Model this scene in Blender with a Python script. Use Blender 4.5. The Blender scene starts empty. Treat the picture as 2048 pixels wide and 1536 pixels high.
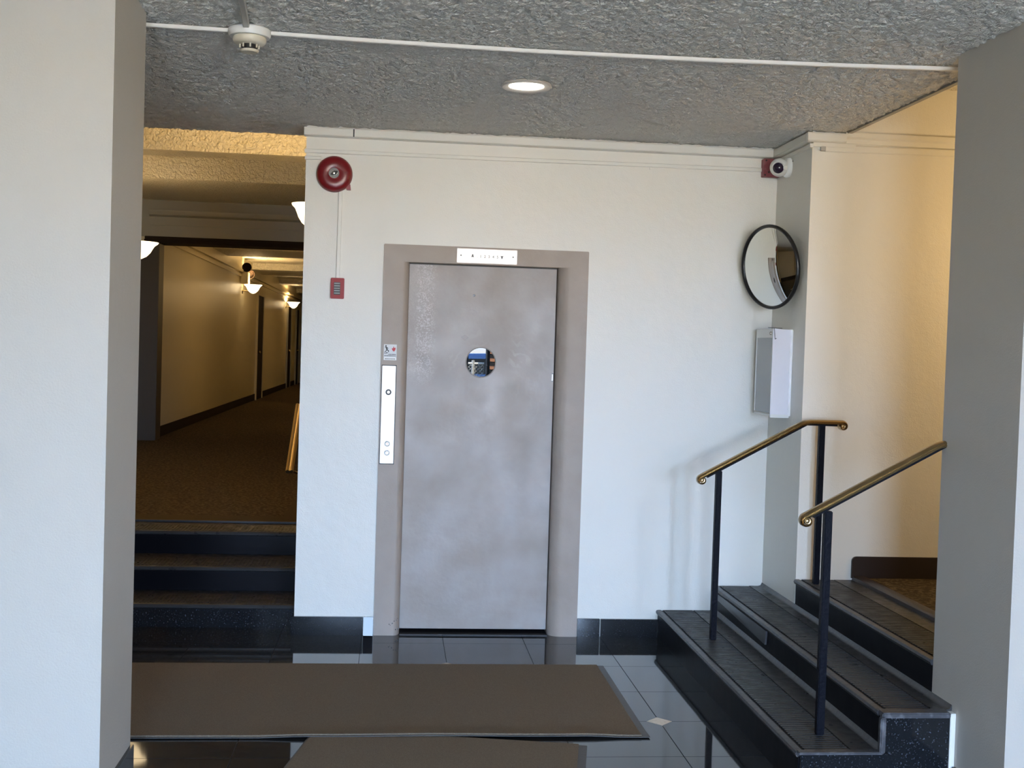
import bpy, bmesh, math, random
from mathutils import Vector, Matrix
random.seed(4)
S = bpy.context.scene
COL = S.collection
R = math.radians

# ------------------------------------------------------------------ camera, sky, sun, exposure
F_PX, ROLL, PITCH, YAW, CAM_Z = 2355.1, 0.0314, 0.0293, 0.1, 1.65
fwd = Vector((math.sin(YAW)*math.cos(PITCH), math.cos(YAW)*math.cos(PITCH), -math.sin(PITCH)))
rt = Vector((math.cos(YAW), -math.sin(YAW), 0)); up = rt.cross(fwd)
rt2 = math.cos(ROLL)*rt + math.sin(ROLL)*up; up2 = rt2.cross(fwd)
cd = bpy.data.cameras.new('camera'); cam = bpy.data.objects.new('camera', cd); COL.objects.link(cam)
m = Matrix((rt2, up2, -fwd)).transposed().to_4x4(); m.translation = (0, 0, CAM_Z); cam.matrix_world = m
cd.sensor_width = 36; cd.lens = F_PX/2048*36; cd.clip_start = .05; cd.clip_end = 300
S.camera = cam
w = bpy.data.worlds.new('sky'); S.world = w; w.use_nodes = True
SKY = 68.0
# clear sky above the horizon, open sunlit pale street below it
nt = w.node_tree; bg = nt.nodes['Background']; bg.inputs[1].default_value = SKY
tcw = nt.nodes.new('ShaderNodeTexCoord'); sxw = nt.nodes.new('ShaderNodeSeparateXYZ'); crw = nt.nodes.new('ShaderNodeValToRGB'); mrw = nt.nodes.new('ShaderNodeMapRange')
nt.links.new(tcw.outputs['Generated'], sxw.inputs[0]); nt.links.new(sxw.outputs['Z'], mrw.inputs['Value'])
mrw.inputs['From Min'].default_value = -1; mrw.inputs['From Max'].default_value = 1
nt.links.new(mrw.outputs['Result'], crw.inputs['Fac']); nt.links.new(crw.outputs['Color'], bg.inputs[0])
e = crw.color_ramp.elements; e[0].position = .497; e[0].color = (.78, .715, .585, 1); e[1].position = .503; e[1].color = (.50, .72, 1.08, 1)
sl = bpy.data.lights.new('sun', 'SUN'); sl.energy = 150; sl.color = (1, .87, .66); sl.angle = .01
so = bpy.data.objects.new('sun', sl); COL.objects.link(so); so.rotation_euler = (R(-38), R(12), 0)
pl = bpy.data.lights.new('entrance_portal', 'AREA'); pl.shape = 'RECTANGLE'; pl.size = 1.85; pl.size_y = 2.6
po = bpy.data.objects.new('entrance_portal', pl); COL.objects.link(po); po.location = (1.975, -4.35, 1.3); po.rotation_euler = (R(90), 0, 0)
pl.cycles.is_portal = True
pl2 = pl.copy(); pl2.size = 1.3; pl2.size_y = 2.2; pl2.cycles.is_portal = True
po2 = bpy.data.objects.new('side_portal', pl2); COL.objects.link(po2); po2.location = (-.35, -4.35, 1.1); po2.rotation_euler = (R(90), 0, 0)
S.view_settings.view_transform = 'Standard'; S.view_settings.look = 'None'; S.view_settings.gamma = 1
S.view_settings.use_curve_mapping = False; S.view_settings.exposure = 0.15
try:
    S.cycles.use_denoising = True; S.cycles.max_bounces = 10; S.cycles.diffuse_bounces = 6; S.cycles.sample_clamp_indirect = 12
except Exception: pass

# ------------------------------------------------------------------ measured dimensions (metres)
D, D2, D3, D4 = 6.707, 6.136, 4.503, 3.93      # elevator wall, stair pier front, column far and near edges
XL, XP, CZ = -0.5244, 2.187, 2.87              # elevator wall left end, right wall plane, lobby ceiling
X1, X2, X3 = 1.569, 1.898, 2.187; Z1, Z2, Z3 = .159, .307, .459
YF = 4.30                                      # front end of the right stairs
LX, LN, LF = -0.96, 4.08, 4.56                 # left pier
HZ = .424; HS = (6.843, 7.228, 7.671); HSZ = (.136, .279, .424)
HW = -3.06; CY = 14.45; SOFF = 2.375

# ------------------------------------------------------------------ materials
def mat(name, col, rough=.5, metal=0, spec=.5, bumps=(), var=None, emit=None, coat=0, rvar=None):
    """bumps: (noise scale, distance, detail); var: (scale, colour2, detail, low, high)"""
    mt = bpy.data.materials.new(name); mt.use_nodes = True
    nt = mt.node_tree; b = nt.nodes['Principled BSDF']; L = nt.links
    b.inputs['Base Color'].default_value = (*col, 1); b.inputs['Roughness'].default_value = rough
    b.inputs['Metallic'].default_value = metal; b.inputs['Specular IOR Level'].default_value = spec
    b.inputs['Coat Weight'].default_value = coat; b.inputs['Coat Roughness'].default_value = .08
    tc = nt.nodes.new('ShaderNodeTexCoord')
    if var:
        n = nt.nodes.new('ShaderNodeTexNoise'); n.inputs['Scale'].default_value = var[0]; n.inputs['Detail'].default_value = var[2]
        L.new(tc.outputs['Object'], n.inputs['Vector'])
        cr = nt.nodes.new('ShaderNodeValToRGB'); e = cr.color_ramp.elements
        e[0].position, e[1].position = var[3], var[4]; e[0].color = (*col, 1); e[1].color = (*var[1], 1)
        L.new(n.outputs['Fac'], cr.inputs['Fac']); L.new(cr.outputs['Color'], b.inputs['Base Color'])
    if rvar:
        n = nt.nodes.new('ShaderNodeTexNoise'); n.inputs['Scale'].default_value = rvar[0]; n.inputs['Detail'].default_value = 4
        L.new(tc.outputs['Object'], n.inputs['Vector'])
        mr = nt.nodes.new('ShaderNodeMapRange'); mr.inputs['From Min'].default_value = .3; mr.inputs['From Max'].default_value = .7
        mr.inputs['To Min'].default_value = rvar[1]; mr.inputs['To Max'].default_value = rvar[2]
        L.new(n.outputs['Fac'], mr.inputs['Value']); L.new(mr.outputs['Result'], b.inputs['Roughness'])
    prev = None
    for bs in bumps:
        n = nt.nodes.new('ShaderNodeTexNoise'); n.inputs['Scale'].default_value = bs[0]; n.inputs['Detail'].default_value = bs[2]
        if len(bs) > 3: n.inputs['Distortion'].default_value = bs[3]
        vec = tc.outputs['Object']
        if len(bs) > 4:
            mp = nt.nodes.new('ShaderNodeMapping'); mp.inputs['Scale'].default_value = bs[4]; L.new(vec, mp.inputs['Vector']); vec = mp.outputs['Vector']
        L.new(vec, n.inputs['Vector'])
        bp = nt.nodes.new('ShaderNodeBump'); bp.inputs['Distance'].default_value = bs[1]; bp.inputs['Strength'].default_value = 1
        L.new(n.outputs['Fac'], bp.inputs['Height'])
        if prev: L.new(prev.outputs['Normal'], bp.inputs['Normal'])
        prev = bp
    if prev: L.new(prev.outputs['Normal'], b.inputs['Normal'])
    if emit:
        b.inputs['Emission Color'].default_value = (*emit[0], 1); b.inputs['Emission Strength'].default_value = emit[1]
    return mt

M = {}
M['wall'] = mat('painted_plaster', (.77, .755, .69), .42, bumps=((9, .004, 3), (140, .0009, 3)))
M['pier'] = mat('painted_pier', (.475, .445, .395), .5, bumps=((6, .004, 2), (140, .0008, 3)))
M['hallwall'] = mat('hall_paint', (.74, .66, .46), .33, bumps=((5, .006, 2), (60, .0012, 2, 0, (1, 1, .08))))
M['ceil'] = mat('popcorn_ceiling', (.66, .65, .61), .7, bumps=((75, .016, 3, .6), (170, .004, 2)))
M['hallceil'] = mat('hall_ceiling', (.74, .70, .58), .6, bumps=((30, .05, 3, .8),))
M['trim'] = mat('glossy_trim_paint', (.76, .75, .69), .35, bumps=((40, .001, 2),))
M['conduit'] = mat('white_raceway', (.82, .81, .77), .35)
M['greyconduit'] = mat('grey_raceway', (.42, .42, .40), .4)
M['taupe'] = mat('taupe_enamel', (.345, .29, .245), .48, spec=.35, bumps=((12, .003, 3), (160, .0006, 2)), var=(5, (.39, .335, .29), 4, .35, .7))
M['taupedark'] = mat('taupe_enamel_worn', (.26, .235, .21), .4, bumps=((12, .003, 3),))
M['steel'] = mat('brushed_steel', (.40, .375, .34), .42, 1, bumps=((60, .00006, 2, 0, (.05, 1, 30)),))
M['dark'] = mat('dark_gap', (.012, .011, .012), .5)
M['stone'] = mat('tan_honed_stone', (.40, .31, .215), .5, var=(3, (.46, .37, .27), 5, .35, .7))
M['granite'] = mat('black_granite', (.010, .011, .013), .10, var=(150, (.10, .115, .14), 2, .64, .74))
M['bluetile'] = mat('mirror_polished_tile', (.012, .014, .02), .06, spec=.16)
M['granitetop'] = mat('worn_granite_edge', (.05, .05, .056), .4, var=(30, (.14, .14, .15), 5, .5, .75), bumps=((60, .002, 3),))
M['tile'] = mat('polished_dark_tile', (.020, .021, .023), .045, spec=.6, var=(60, (.045, .047, .05), 4, .5, .8), bumps=((1.6, .0012, 1),))
M['grout'] = mat('dark_grout', (.012, .012, .013), .8)
M['inlay'] = mat('cream_inlay', (.62, .54, .42), .2, var=(60, (.5, .42, .32), 3, .4, .8))
M['mat'] = mat('brown_mat_pile', (.17, .135, .098), .95, spec=.1, bumps=((260, .006, 3),), var=(180, (.215, .175, .13), 3, .35, .75))
M['matrim'] = mat('mat_rubber', (.06, .057, .054), .5, bumps=((90, .001, 2),))
M['rubber'] = mat('black_rubber', (.034, .033, .033), .42, spec=.4, bumps=((40, .0015, 3),), rvar=(18, .26, .5))
M['nose'] = mat('scuffed_rubber_nosing', (.032, .032, .035), .38, bumps=((30, .002, 3),))
M['riser'] = mat('black_rubber_riser', (.004, .004, .006), .35, spec=.07, bumps=((6, .002, 2),))
M['panel'] = mat('peeling_riser_panel', (.05, .05, .055), .3)
M['brass'] = mat('brass', (.44, .33, .185), .26, 1)
M['iron'] = mat('dark_painted_iron', (.004, .005, .009), .42, spec=.08, bumps=((70, .002, 3),))
M['red'] = mat('red_enamel', (.17, .008, .012), .28)
M['redhorn'] = mat('red_alarm_plate', (.30, .022, .027), .45, spec=.3)
M['redbox'] = mat('faded_red_paint', (.25, .05, .062), .45, var=(40, (.36, .14, .15), 3, .5, .75))
M['chrome'] = mat('chrome', (.85, .85, .85), .12, 1)
M['black'] = mat('black_plastic', (.012, .012, .013), .3)
M['slat'] = mat('grey_louvre', (.42, .45, .45), .4)
M['mirror'] = mat('mirror', (.80, .83, .81), .01, 1)
M['white'] = mat('white_plastic', (.78, .78, .75), .35)
M['cream'] = mat('aged_cream_plastic', (.72, .66, .48), .4)
M['paper'] = mat('white_paper', (.80, .79, .84), .7, bumps=((8, .004, 2),))
M['greyglass'] = mat('grey_display_glass', (.30, .31, .32), .15)
M['alu'] = mat('satin_aluminium', (.62, .62, .62), .35, 1)
M['lens'] = mat('lens_glass', (.02, .012, .03), .06)
M['carpet'] = mat('patterned_carpet', (.055, .040, .024), .95, spec=.1, bumps=((55, .012, 2, 1.0),), var=(42, (.11, .085, .05), 2, .5, .56))
M['carpetedge'] = mat('plain_carpet_border', (.075, .058, .034), .95, spec=.1, bumps=((220, .004, 2),))
M['brown'] = mat('dark_brown_paint', (.020, .012, .008), .65, spec=.12)
M['jamb'] = mat('dark_grey_brown_paint', (.045, .036, .026), .5)
M['moulding'] = mat('grey_moulding', (.30, .29, .25), .4)
M['vinyl'] = mat('dark_vinyl_cove', (.025, .017, .015), .35)
M['bowl'] = mat('lit_frosted_glass', (.9, .85, .75), .4, emit=((1, .76, .44), 3.6))
M['lamp'] = mat('lit_downlight_lens', (.9, .9, .88), .4, emit=((1, .93, .82), 14))
M['lampring'] = mat('satin_trim_ring', (.50, .47, .43), .35)
M['smoke'] = mat('ivory_plastic', (.66, .61, .49), .4)
M['print'] = mat('black_print', (.03, .03, .03), .5)
M['redprint'] = mat('red_print', (.5, .02, .03), .5)
M['sticker'] = mat('sticker_white', (.62, .63, .63), .4)
M['concrete'] = mat('pale_concrete', (.36, .31, .235), .9, var=(2, (.42, .36, .28), 4, .4, .7))
M['galv'] = mat('galvanised_wire', (.75, .77, .76), .4, .3)
M['brick'] = mat('orange_brick', (.40, .17, .09), .8, var=(30, (.5, .25, .15), 3, .4, .7))
M['carblue'] = mat('blue_car_paint', (.06, .14, .38), .15, coat=1)
M['tyre'] = mat('tyre', (.02, .02, .02), .7)
M['siding'] = mat('white_siding', (.72, .72, .70), .6)
M['bush'] = mat('green_leaves', (.05, .12, .03), .6)
M['voidglass'] = mat('dark_car_glass', (.02, .025, .03), .05)

# door paint: uneven brushed enamel with swipe marks round the window and a band of painted pale glints
def door_paint():
    mt = mat('worn_grey_enamel', (.335, .292, .258), .3, bumps=((7, .003, 3), (45, .0007, 4)), var=(3.2, (.40, .375, .355), 7, .38, .66), rvar=(5, .36, .55), spec=.4)
    nt = mt.node_tree; L = nt.links; b = nt.nodes['Principled BSDF']
    old = b.inputs['Normal'].links[0].from_socket
    tc = nt.nodes.new('ShaderNodeTexCoord')
    n = nt.nodes.new('ShaderNodeTexNoise'); n.inputs['Scale'].default_value = 80; n.inputs['Detail'].default_value = 3; n.inputs['Distortion'].default_value = 1.6
    L.new(tc.outputs['Object'], n.inputs['Vector'])
    sx = nt.nodes.new('ShaderNodeSeparateXYZ'); L.new(tc.outputs['Object'], sx.inputs['Vector'])
    def rng(sock, a, b_, c, d):
        r1 = nt.nodes.new('ShaderNodeMapRange'); r1.interpolation_type = 'SMOOTHSTEP'
        for k, v in zip(('From Min', 'From Max', 'To Min', 'To Max'), (a, b_, c, d)): r1.inputs[k].default_value = v
        L.new(sock, r1.inputs['Value']); return r1.outputs['Result']
    def math2(op, a, b_):
        q = nt.nodes.new('ShaderNodeMath'); q.operation = op
        for k, v in enumerate((a, b_)):
            if isinstance(v, (int, float)): q.inputs[k].default_value = v
            else: L.new(v, q.inputs[k])
        return q.outputs[0]
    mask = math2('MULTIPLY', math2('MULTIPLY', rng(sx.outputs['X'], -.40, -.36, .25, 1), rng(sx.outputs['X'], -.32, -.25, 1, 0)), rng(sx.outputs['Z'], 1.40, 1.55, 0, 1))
    pm = math2('MULTIPLY', mask, rng(n.outputs['Fac'], .49, .60, 0, .6))      # pale flecks painted in for glints of light
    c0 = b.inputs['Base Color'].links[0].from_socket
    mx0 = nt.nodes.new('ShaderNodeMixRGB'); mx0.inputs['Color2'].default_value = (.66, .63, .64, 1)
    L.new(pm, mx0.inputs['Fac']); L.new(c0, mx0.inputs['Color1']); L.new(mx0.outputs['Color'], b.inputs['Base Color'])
    # wiping strokes: arcs around the upper right of the window
    mp = nt.nodes.new('ShaderNodeMapping'); mp.inputs['Location'].default_value = (-.10, 0, -1.36); L.new(tc.outputs['Object'], mp.inputs['Vector'])
    wv = nt.nodes.new('ShaderNodeTexWave'); wv.wave_type = 'RINGS'; wv.rings_direction = 'Y'; wv.inputs['Scale'].default_value = 6
    wv.inputs['Distortion'].default_value = 9; wv.inputs['Detail'].default_value = 4; wv.inputs['Detail Scale'].default_value = 2.2
    L.new(mp.outputs['Vector'], wv.inputs['Vector'])
    n2 = nt.nodes.new('ShaderNodeTexNoise'); n2.inputs['Scale'].default_value = 4; L.new(tc.outputs['Object'], n2.inputs['Vector'])
    ln = nt.nodes.new('ShaderNodeVectorMath'); ln.operation = 'LENGTH'; L.new(mp.outputs['Vector'], ln.inputs[0])
    st_ = math2('MULTIPLY', math2('MULTIPLY', rng(wv.outputs['Fac'], .55, .95, 0, 1), rng(n2.outputs['Fac'], .42, .6, 0, 1)), math2('MULTIPLY', rng(ln.outputs['Value'], .25, .5, .5, 0), rng(sx.outputs['Z'], 1.5, 1.62, .1, 1)))
    c_old = b.inputs['Base Color'].links[0].from_socket
    mx = nt.nodes.new('ShaderNodeMixRGB'); mx.inputs['Color2'].default_value = (.50, .475, .45, 1)
    L.new(st_, mx.inputs['Fac']); L.new(c_old, mx.inputs['Color1']); L.new(mx.outputs['Color'], b.inputs['Base Color'])
    return mt
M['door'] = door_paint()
M['porthole'] = mat('dark_window_glass', (.01, .012, .014), .0, spec=.2)

# ------------------------------------------------------------------ mesh helpers
class B:
    def __init__(s): s.bm = bmesh.new()
    def poly(s, pts, faces):
        vs = [s.bm.verts.new(p) for p in pts]
        for f in faces:
            try: s.bm.faces.new([vs[i] for i in f])
            except ValueError: pass
        return s
    def box(s, x0, x1, y0, y1, z0, z1):
        p = [(x, y, z) for z in (z0, z1) for x, y in ((x0, y0), (x1, y0), (x1, y1), (x0, y1))]
        return s.poly(p, [(3, 2, 1, 0), (4, 5, 6, 7), (0, 1, 5, 4), (1, 2, 6, 5), (2, 3, 7, 6), (3, 0, 4, 7)])
    def prism(s, prof, axis, t0, t1):
        """prof: 2-D outline; axis x -> (y,z), y -> (x,z), z -> (x,y)"""
        f = {'x': lambda a, b, t: (t, a, b), 'y': lambda a, b, t: (a, t, b), 'z': lambda a, b, t: (a, b, t)}[axis]
        n = len(prof); p = [f(a, b, t0) for a, b in prof] + [f(a, b, t1) for a, b in prof]
        return s.poly(p, [tuple(range(n))[::-1], tuple(range(n, 2*n))] + [(i, (i+1) % n, n+(i+1) % n, n+i) for i in range(n)])
    def lathe(s, prof, M4=Matrix(), seg=32, a0=0, a1=2*math.pi):
        """prof: (radius, height) pairs about local z"""
        full = abs(a1-a0-2*math.pi) < 1e-6; n = seg if full else seg+1
        rings = []
        for r, h in prof:
            if r < 1e-6: rings.append([s.bm.verts.new(M4 @ Vector((0, 0, h)))])
            else: rings.append([s.bm.verts.new(M4 @ Vector((r*math.cos(a0+(a1-a0)*i/seg), r*math.sin(a0+(a1-a0)*i/seg), h))) for i in range(n)])
        for A, C in zip(rings, rings[1:]):
            for i in range(seg):
                j = (i+1) % n
                q = [A[i % len(A)], A[j % len(A)], C[j % len(C)], C[i % len(C)]]
                u = []
                for v in q:
                    if v not in u: u.append(v)
                if len(u) > 2:
                    try: s.bm.faces.new(u)
                    except ValueError: pass
        return s
    def cyl(s, p, q, r, seg=16):
        p, q = Vector(p), Vector(q); d = q-p
        M4 = d.to_track_quat('Z', 'Y').to_matrix().to_4x4(); M4.translation = p
        return s.lathe([(0, 0), (r, 0), (r, d.length), (0, d.length)], M4, seg)
    def sweep(s, frames, closed_prof=True):
        """frames: lists of 3-D points (one outline each)"""
        rings = [[s.bm.verts.new(p) for p in fr] for fr in frames]; n = len(rings[0])
        for A, C in zip(rings, rings[1:]):
            for i in range(n):
                try: s.bm.faces.new((A[i], A[(i+1) % n], C[(i+1) % n], C[i]))
                except ValueError: pass
        for rr in (rings[0], rings[-1]):
            try: s.bm.faces.new(rr)
            except ValueError: pass
        return s
    def mesh(s, name, origin=(0, 0, 0), bevel=0, smooth=35):
        bm = s.bm
        if bevel:
            bmesh.ops.remove_doubles(bm, verts=bm.verts, dist=1e-6)
            bmesh.ops.recalc_face_normals(bm, faces=bm.faces)
            es = [e for e in bm.edges if len(e.link_faces) == 2 and e.calc_face_angle(0) > .6]
            bmesh.ops.bevel(bm, geom=es, offset=bevel, segments=2, affect='EDGES', clamp_overlap=True)
        bmesh.ops.recalc_face_normals(bm, faces=bm.faces)
        bmesh.ops.translate(bm, verts=bm.verts, vec=-Vector(origin))
        me = bpy.data.meshes.new(name); bm.to_mesh(me); bm.free()
        for p in me.polygons: p.use_smooth = True
        try: me.set_sharp_from_angle(angle=R(smooth))
        except Exception:
            for p in me.polygons: p.use_smooth = False
        return me

def wloc(o): return Vector(o.location) + (wloc(o.parent) if o.parent else Vector())
def link(name, me, m, parent=None, origin=(0, 0, 0)):
    o = bpy.data.objects.new(name, me); COL.objects.link(o)
    if not me.materials: me.materials.append(M[m] if isinstance(m, str) else m)
    if parent: o.parent = parent; o.location = Vector(origin) - wloc(parent)
    else: o.location = origin
    return o
def struct(name, b, m, bevel=0):
    o = link(name, b.mesh(name, (0, 0, 0), bevel), m); o['kind'] = 'structure'; return o
def spart(name, b, m, parent, bevel=0):            # a piece of the setting
    return link(name, b.mesh(name, (0, 0, 0), bevel), m, parent)
def thing(name, loc, label, cat, group=None):
    o = bpy.data.objects.new(name, None); COL.objects.link(o); o.location = loc; o.empty_display_size = .1
    o['label'] = label; o['category'] = cat
    if group: o['group'] = group
    return o
def part(name, b, m, parent, bevel=0, smooth=35, label=None):
    og = wloc(parent); o = link(name, b.mesh(name, og, bevel, smooth), m, parent, og)
    if label: o['label'] = label
    return o
def text_part(name, s, size, loc, m, parent, align='CENTER', depth=.0006):
    cu = bpy.data.curves.new('lettering', 'FONT'); cu.body = s; cu.size = size; cu.align_x = align; cu.extrude = depth
    tmp = bpy.data.objects.new('tmp', cu); COL.objects.link(tmp)
    dg = bpy.context.evaluated_depsgraph_get(); me = bpy.data.meshes.new_from_object(tmp.evaluated_get(dg))
    bpy.data.objects.remove(tmp); bpy.data.curves.remove(cu)
    me.transform(Matrix.Rotation(R(90), 4, 'X')); me.materials.clear()
    return link(name, me, m, parent, loc)
def copy_tree(o, parent=None, off=(0, 0, 0)):
    c = o.copy(); COL.objects.link(c)
    if parent: c.parent = parent
    c.location = Vector(o.location) + Vector(off)
    for ch in list(o.children): copy_tree(ch, c)
    return c

# ------------------------------------------------------------------ floor
fl = struct('floor', B().box(-5, 6, -4.4, 8.2, -.2, -.004), 'grout')
TS, TX, TY = .457, .3161, 6.0651
def tile_mesh(x0, x1, y0, y1):
    g = .0012
    return B().box(x0+g, x1-g, y0+g, y1-g, -.0045, 0)
cache = {}
for i in range(-8, 4):
    for j in range(-2, 10):
        x0, x1 = TX+i*TS, TX+(i+1)*TS; y1, y0 = TY-j*TS, TY-(j+1)*TS
        x1 = min(x1, 1.60); y1 = min(y1, 6.90)
        if x1-x0 < .02 or y1-y0 < .02: continue
        key = (round(x1-x0, 4), round(y1-y0, 4))
        if key not in cache: cache[key] = tile_mesh(0, key[0], 0, key[1]).mesh('tile', bevel=.0008)
        link('tile', cache[key], 'tile', fl, (x0, y0, 0))
dm = None
for i in range(-8, 4):
    for j in range(-2, 9):
        if i % 2 or j % 2 or ((i+j)//2) % 2: continue
        x, y = TX+i*TS, TY-j*TS
        if x < -3 or x > 1.45 or y > 6.6: continue
        if dm is None:
            r = .0575
            dm = B().prism([(r, 0), (0, r), (-r, 0), (0, -r)], 'z', -.002, .0006).mesh('inlay_tile')
        link('inlay_tile', dm, 'inlay', fl, (x, y, 0))
spart('front_slab', B().box(-5, 6, -4.4, TY-10*TS, -.0042, 0), 'stone', fl)

# ------------------------------------------------------------------ ceilings and roof
cl = struct('ceiling', B().box(-4.7, SOFF, -4.3, 7.03, CZ, 3.05).box(SOFF, 5.7, -4.3, D3, CZ, 3.05), 'ceil')
spart('soffit_edge', B().box(SOFF-.004, SOFF+.02, D3, D2, CZ-.012, 3.2), 'moulding', cl)
struct('ceiling_stair_hall', B().box(2.2, 5.7, D3-.05, D2+.2, 3.12, 3.3), 'hallceil')
struct('ceiling_hall', B().box(-4.7, -.2, 6.9, CY+.2, 3.6, 3.75), 'hallceil')
struct('ceiling_corridor', B().box(-3.2, -.2, CY+.1, 38.4, 3.23, 3.4), 'hallceil')
struct('roof', B().box(-6, 7, -4.5, 39, 3.9, 4.1), 'concrete')
struct('beam_1', B().box(-3, -.5, 10.6, 10.95, 3.298, 3.62), 'hallceil')
struct('beam_2', B().box(-3, -.5, 12.5, CY+.05, 3.298, 3.62), 'hallceil')
for k, (a, b) in enumerate(((19, 20.6), (24.2, 26.1), (29.6, 30.4), (34.8, 36))):
    struct('beam_%d' % (k+3), B().box(-2.95, -.5, a, b, 3.10, 3.25), 'hallceil')

# sprayed popcorn skin under the lobby ceiling: real relief
import numpy as np
def popcorn(x0, x1, y0, y1, step, amp):
    nx, ny = int((x1-x0)/step)+1, int((y1-y0)/step)+1
    X, Y = np.meshgrid(np.linspace(x0, x1, nx), np.linspace(y0, y1, ny))
    rg = np.random.RandomState(5)
    def noise(cell):
        gx, gy = (X-x0)/cell, (Y-y0)/cell
        A = rg.rand(int(gy.max())+3, int(gx.max())+3)
        ix, iy = gx.astype(int), gy.astype(int); fx, fy = gx-ix, gy-iy
        fx = fx*fx*(3-2*fx); fy = fy*fy*(3-2*fy)
        return (A[iy, ix]*(1-fx)+A[iy, ix+1]*fx)*(1-fy)+(A[iy+1, ix]*(1-fx)+A[iy+1, ix+1]*fx)*fy
    h = 1-np.abs(2*noise(.025)-1)*1.2
    h = .55*h + .35*noise(.015) + .25*noise(.05)
    h = np.clip((h-.25)/.7, 0, 1)
    Z = CZ+.0012-amp*h
    for sl_ in (np.s_[0, :], np.s_[-1, :], np.s_[:, 0], np.s_[:, -1]): Z[sl_] = CZ+.0012
    co_ = np.stack([X, Y, Z], -1).reshape(-1, 3).astype(np.float32)
    I = np.arange(nx*ny).reshape(ny, nx)
    q = np.stack([I[:-1, :-1], I[1:, :-1], I[1:, 1:], I[:-1, 1:]], -1).reshape(-1, 4)
    me = bpy.data.meshes.new('popcorn'); nf = len(q)
    me.vertices.add(nx*ny); me.vertices.foreach_set('co', co_.ravel())
    me.loops.add(nf*4); me.loops.foreach_set('vertex_index', q.ravel().astype(np.int32))
    me.polygons.add(nf); me.polygons.foreach_set('loop_start', np.arange(0, nf*4, 4, dtype=np.int32))
    me.polygons.foreach_set('use_smooth', np.ones(nf, bool)); me.update(calc_edges=True)
    return me
pk = link('popcorn_texture', popcorn(LX-.70, SOFF-.006, 3.6, 7.028, .0053, .0115), 'ceil', cl); pk['kind'] = 'stuff'

# ------------------------------------------------------------------ walls
wb = B().prism([(XL, 0), (-.04, 0), (-.04, 2.19), (1.06, 2.19), (1.06, 0), (XP+.3, 0), (XP+.3, 3.05), (XL, 3.05)], 'y', D, D+.25)
struct('wall_back', wb, 'wall')
struct('wall_elevator_shaft', B().box(-.3, 1.3, D+.24, D+.3, 0, 2.6), 'dark')
struct('wall_right_pier', B().box(XP, 5.7, D2, D, 0, 3.3), 'wall')
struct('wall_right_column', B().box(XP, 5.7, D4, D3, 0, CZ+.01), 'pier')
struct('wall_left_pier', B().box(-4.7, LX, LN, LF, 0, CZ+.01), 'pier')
struct('wall_left', B().box(-4.9, -4.6, -4.3, 7.1, 0, 3.9), 'wall')
struct('wall_right', B().box(5.6, 5.9, -4.3, D4+.1, 0, 3.9), 'moulding')
struct('wall_stair_hall_end', B().box(5.6, 5.9, D4+.1, 7.0, 0, 3.9), 'hallwall')
wf = B(); wf.box(-4.9, -1.0, -4.3, -4.0, 0, 3.9).box(.3, 1.05, -4.3, -4.0, 0, 3.9).box(-1.0, .3, -4.3, -4.0, 2.2, 3.9).box(2.9, 5.9, -4.3, -4.0, 0, 3.9).box(1.05, 2.9, -4.3, -4.0, 2.6, 3.9)
struct('wall_front', wf, 'moulding')
struct('wall_left_return', B().box(-4.7, HW, 6.95, 7.1, 0, 3.75), 'wall')
struct('wall_over_lobby_ceiling', B().box(-4.7, XL+.1, 6.98, 7.03, 3.0, 3.9), 'wall')
struct('wall_hall_left', B().box(HW-.2, HW, 6.9, CY+.1, 0, 3.75), 'hallwall')
struct('wall_hall_right', B().box(XL, XL+.3, D+.24, CY+.1, 0, 3.75), 'hallwall')
cwl = struct('wall_corridor_left', B().box(-3.1, -2.9, CY+.02, 38.2, 0, 3.4), 'hallwall')
struct('wall_corridor_right', B().box(-.5, -.3, CY, 38.2, 0, 3.4), 'hallwall')
struct('wall_corridor_end', B().box(-3.1, -.3, 38, 38.3, 0, 3.4), 'hallwall')
struct('wall_lintel', B().box(-3.1, -.4, CY, CY+.3, 2.86, 3.75), 'moulding')
struct('trim_lintel', B().box(-3, -.45, CY-.05, CY+.32, 2.785, 2.835).box(-3, -.45, CY-.03, CY+.3, 2.835, 2.865), 'brown', .006)
struct('trim_lintel_cornice', B().prism([(CY-.05, 3.12), (CY-.07, 3.165), (CY-.07, 3.18), (CY, 3.18), (CY, 3.10)], 'x', -2.95, -.5)
       .box(-2.95, -.5, CY-.02, CY, 3.0, 3.03), 'moulding')
struct('trim_door_jamb', B().box(-3.2, -2.83, CY, CY+.3, HZ, 2.80), 'jamb', .006)

# hall floor: carpet with a plain border
hf = struct('floor_hall', B().box(-3.1, -.4, 8.073, 38.2, -.1, HZ), 'carpet')
spart('carpet_border', B().box(HW, XL, 8.06, 8.36, HZ-.06, HZ+.004), 'carpetedge', hf)
spart('carpet_border', B().box(XL-.22, XL, 8.30, 13.5, HZ-.04, HZ+.0035), 'carpetedge', hf)
spart('edge_strip', B().box(HW, XL, 8.045, 8.065, HZ, HZ+.012), 'dark', hf)
struct('floor_stair_hall', B().box(2.52, 5.6, D3, D2, 0, Z3+.012), 'carpet')
struct('trim_carpet_edge', B().prism([(2.50, Z3), (2.502, Z3+.018), (2.515, Z3+.026), (2.56, Z3+.026), (2.56, Z3)], 'y', D3, D2), 'vinyl')
b = B(); r = .025
pr = [(2.493, Z3+.012), (5.6, Z3+.012), (5.6, .588), (2.493+r, .588)] + [(2.493+r-r*math.sin(a), .588-r+r*math.cos(a)) for a in (.5, 1.05, 1.57)]
struct('baseboard_stair_hall', b.prism(pr, 'y', D2-.012, D2), 'vinyl')
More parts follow.
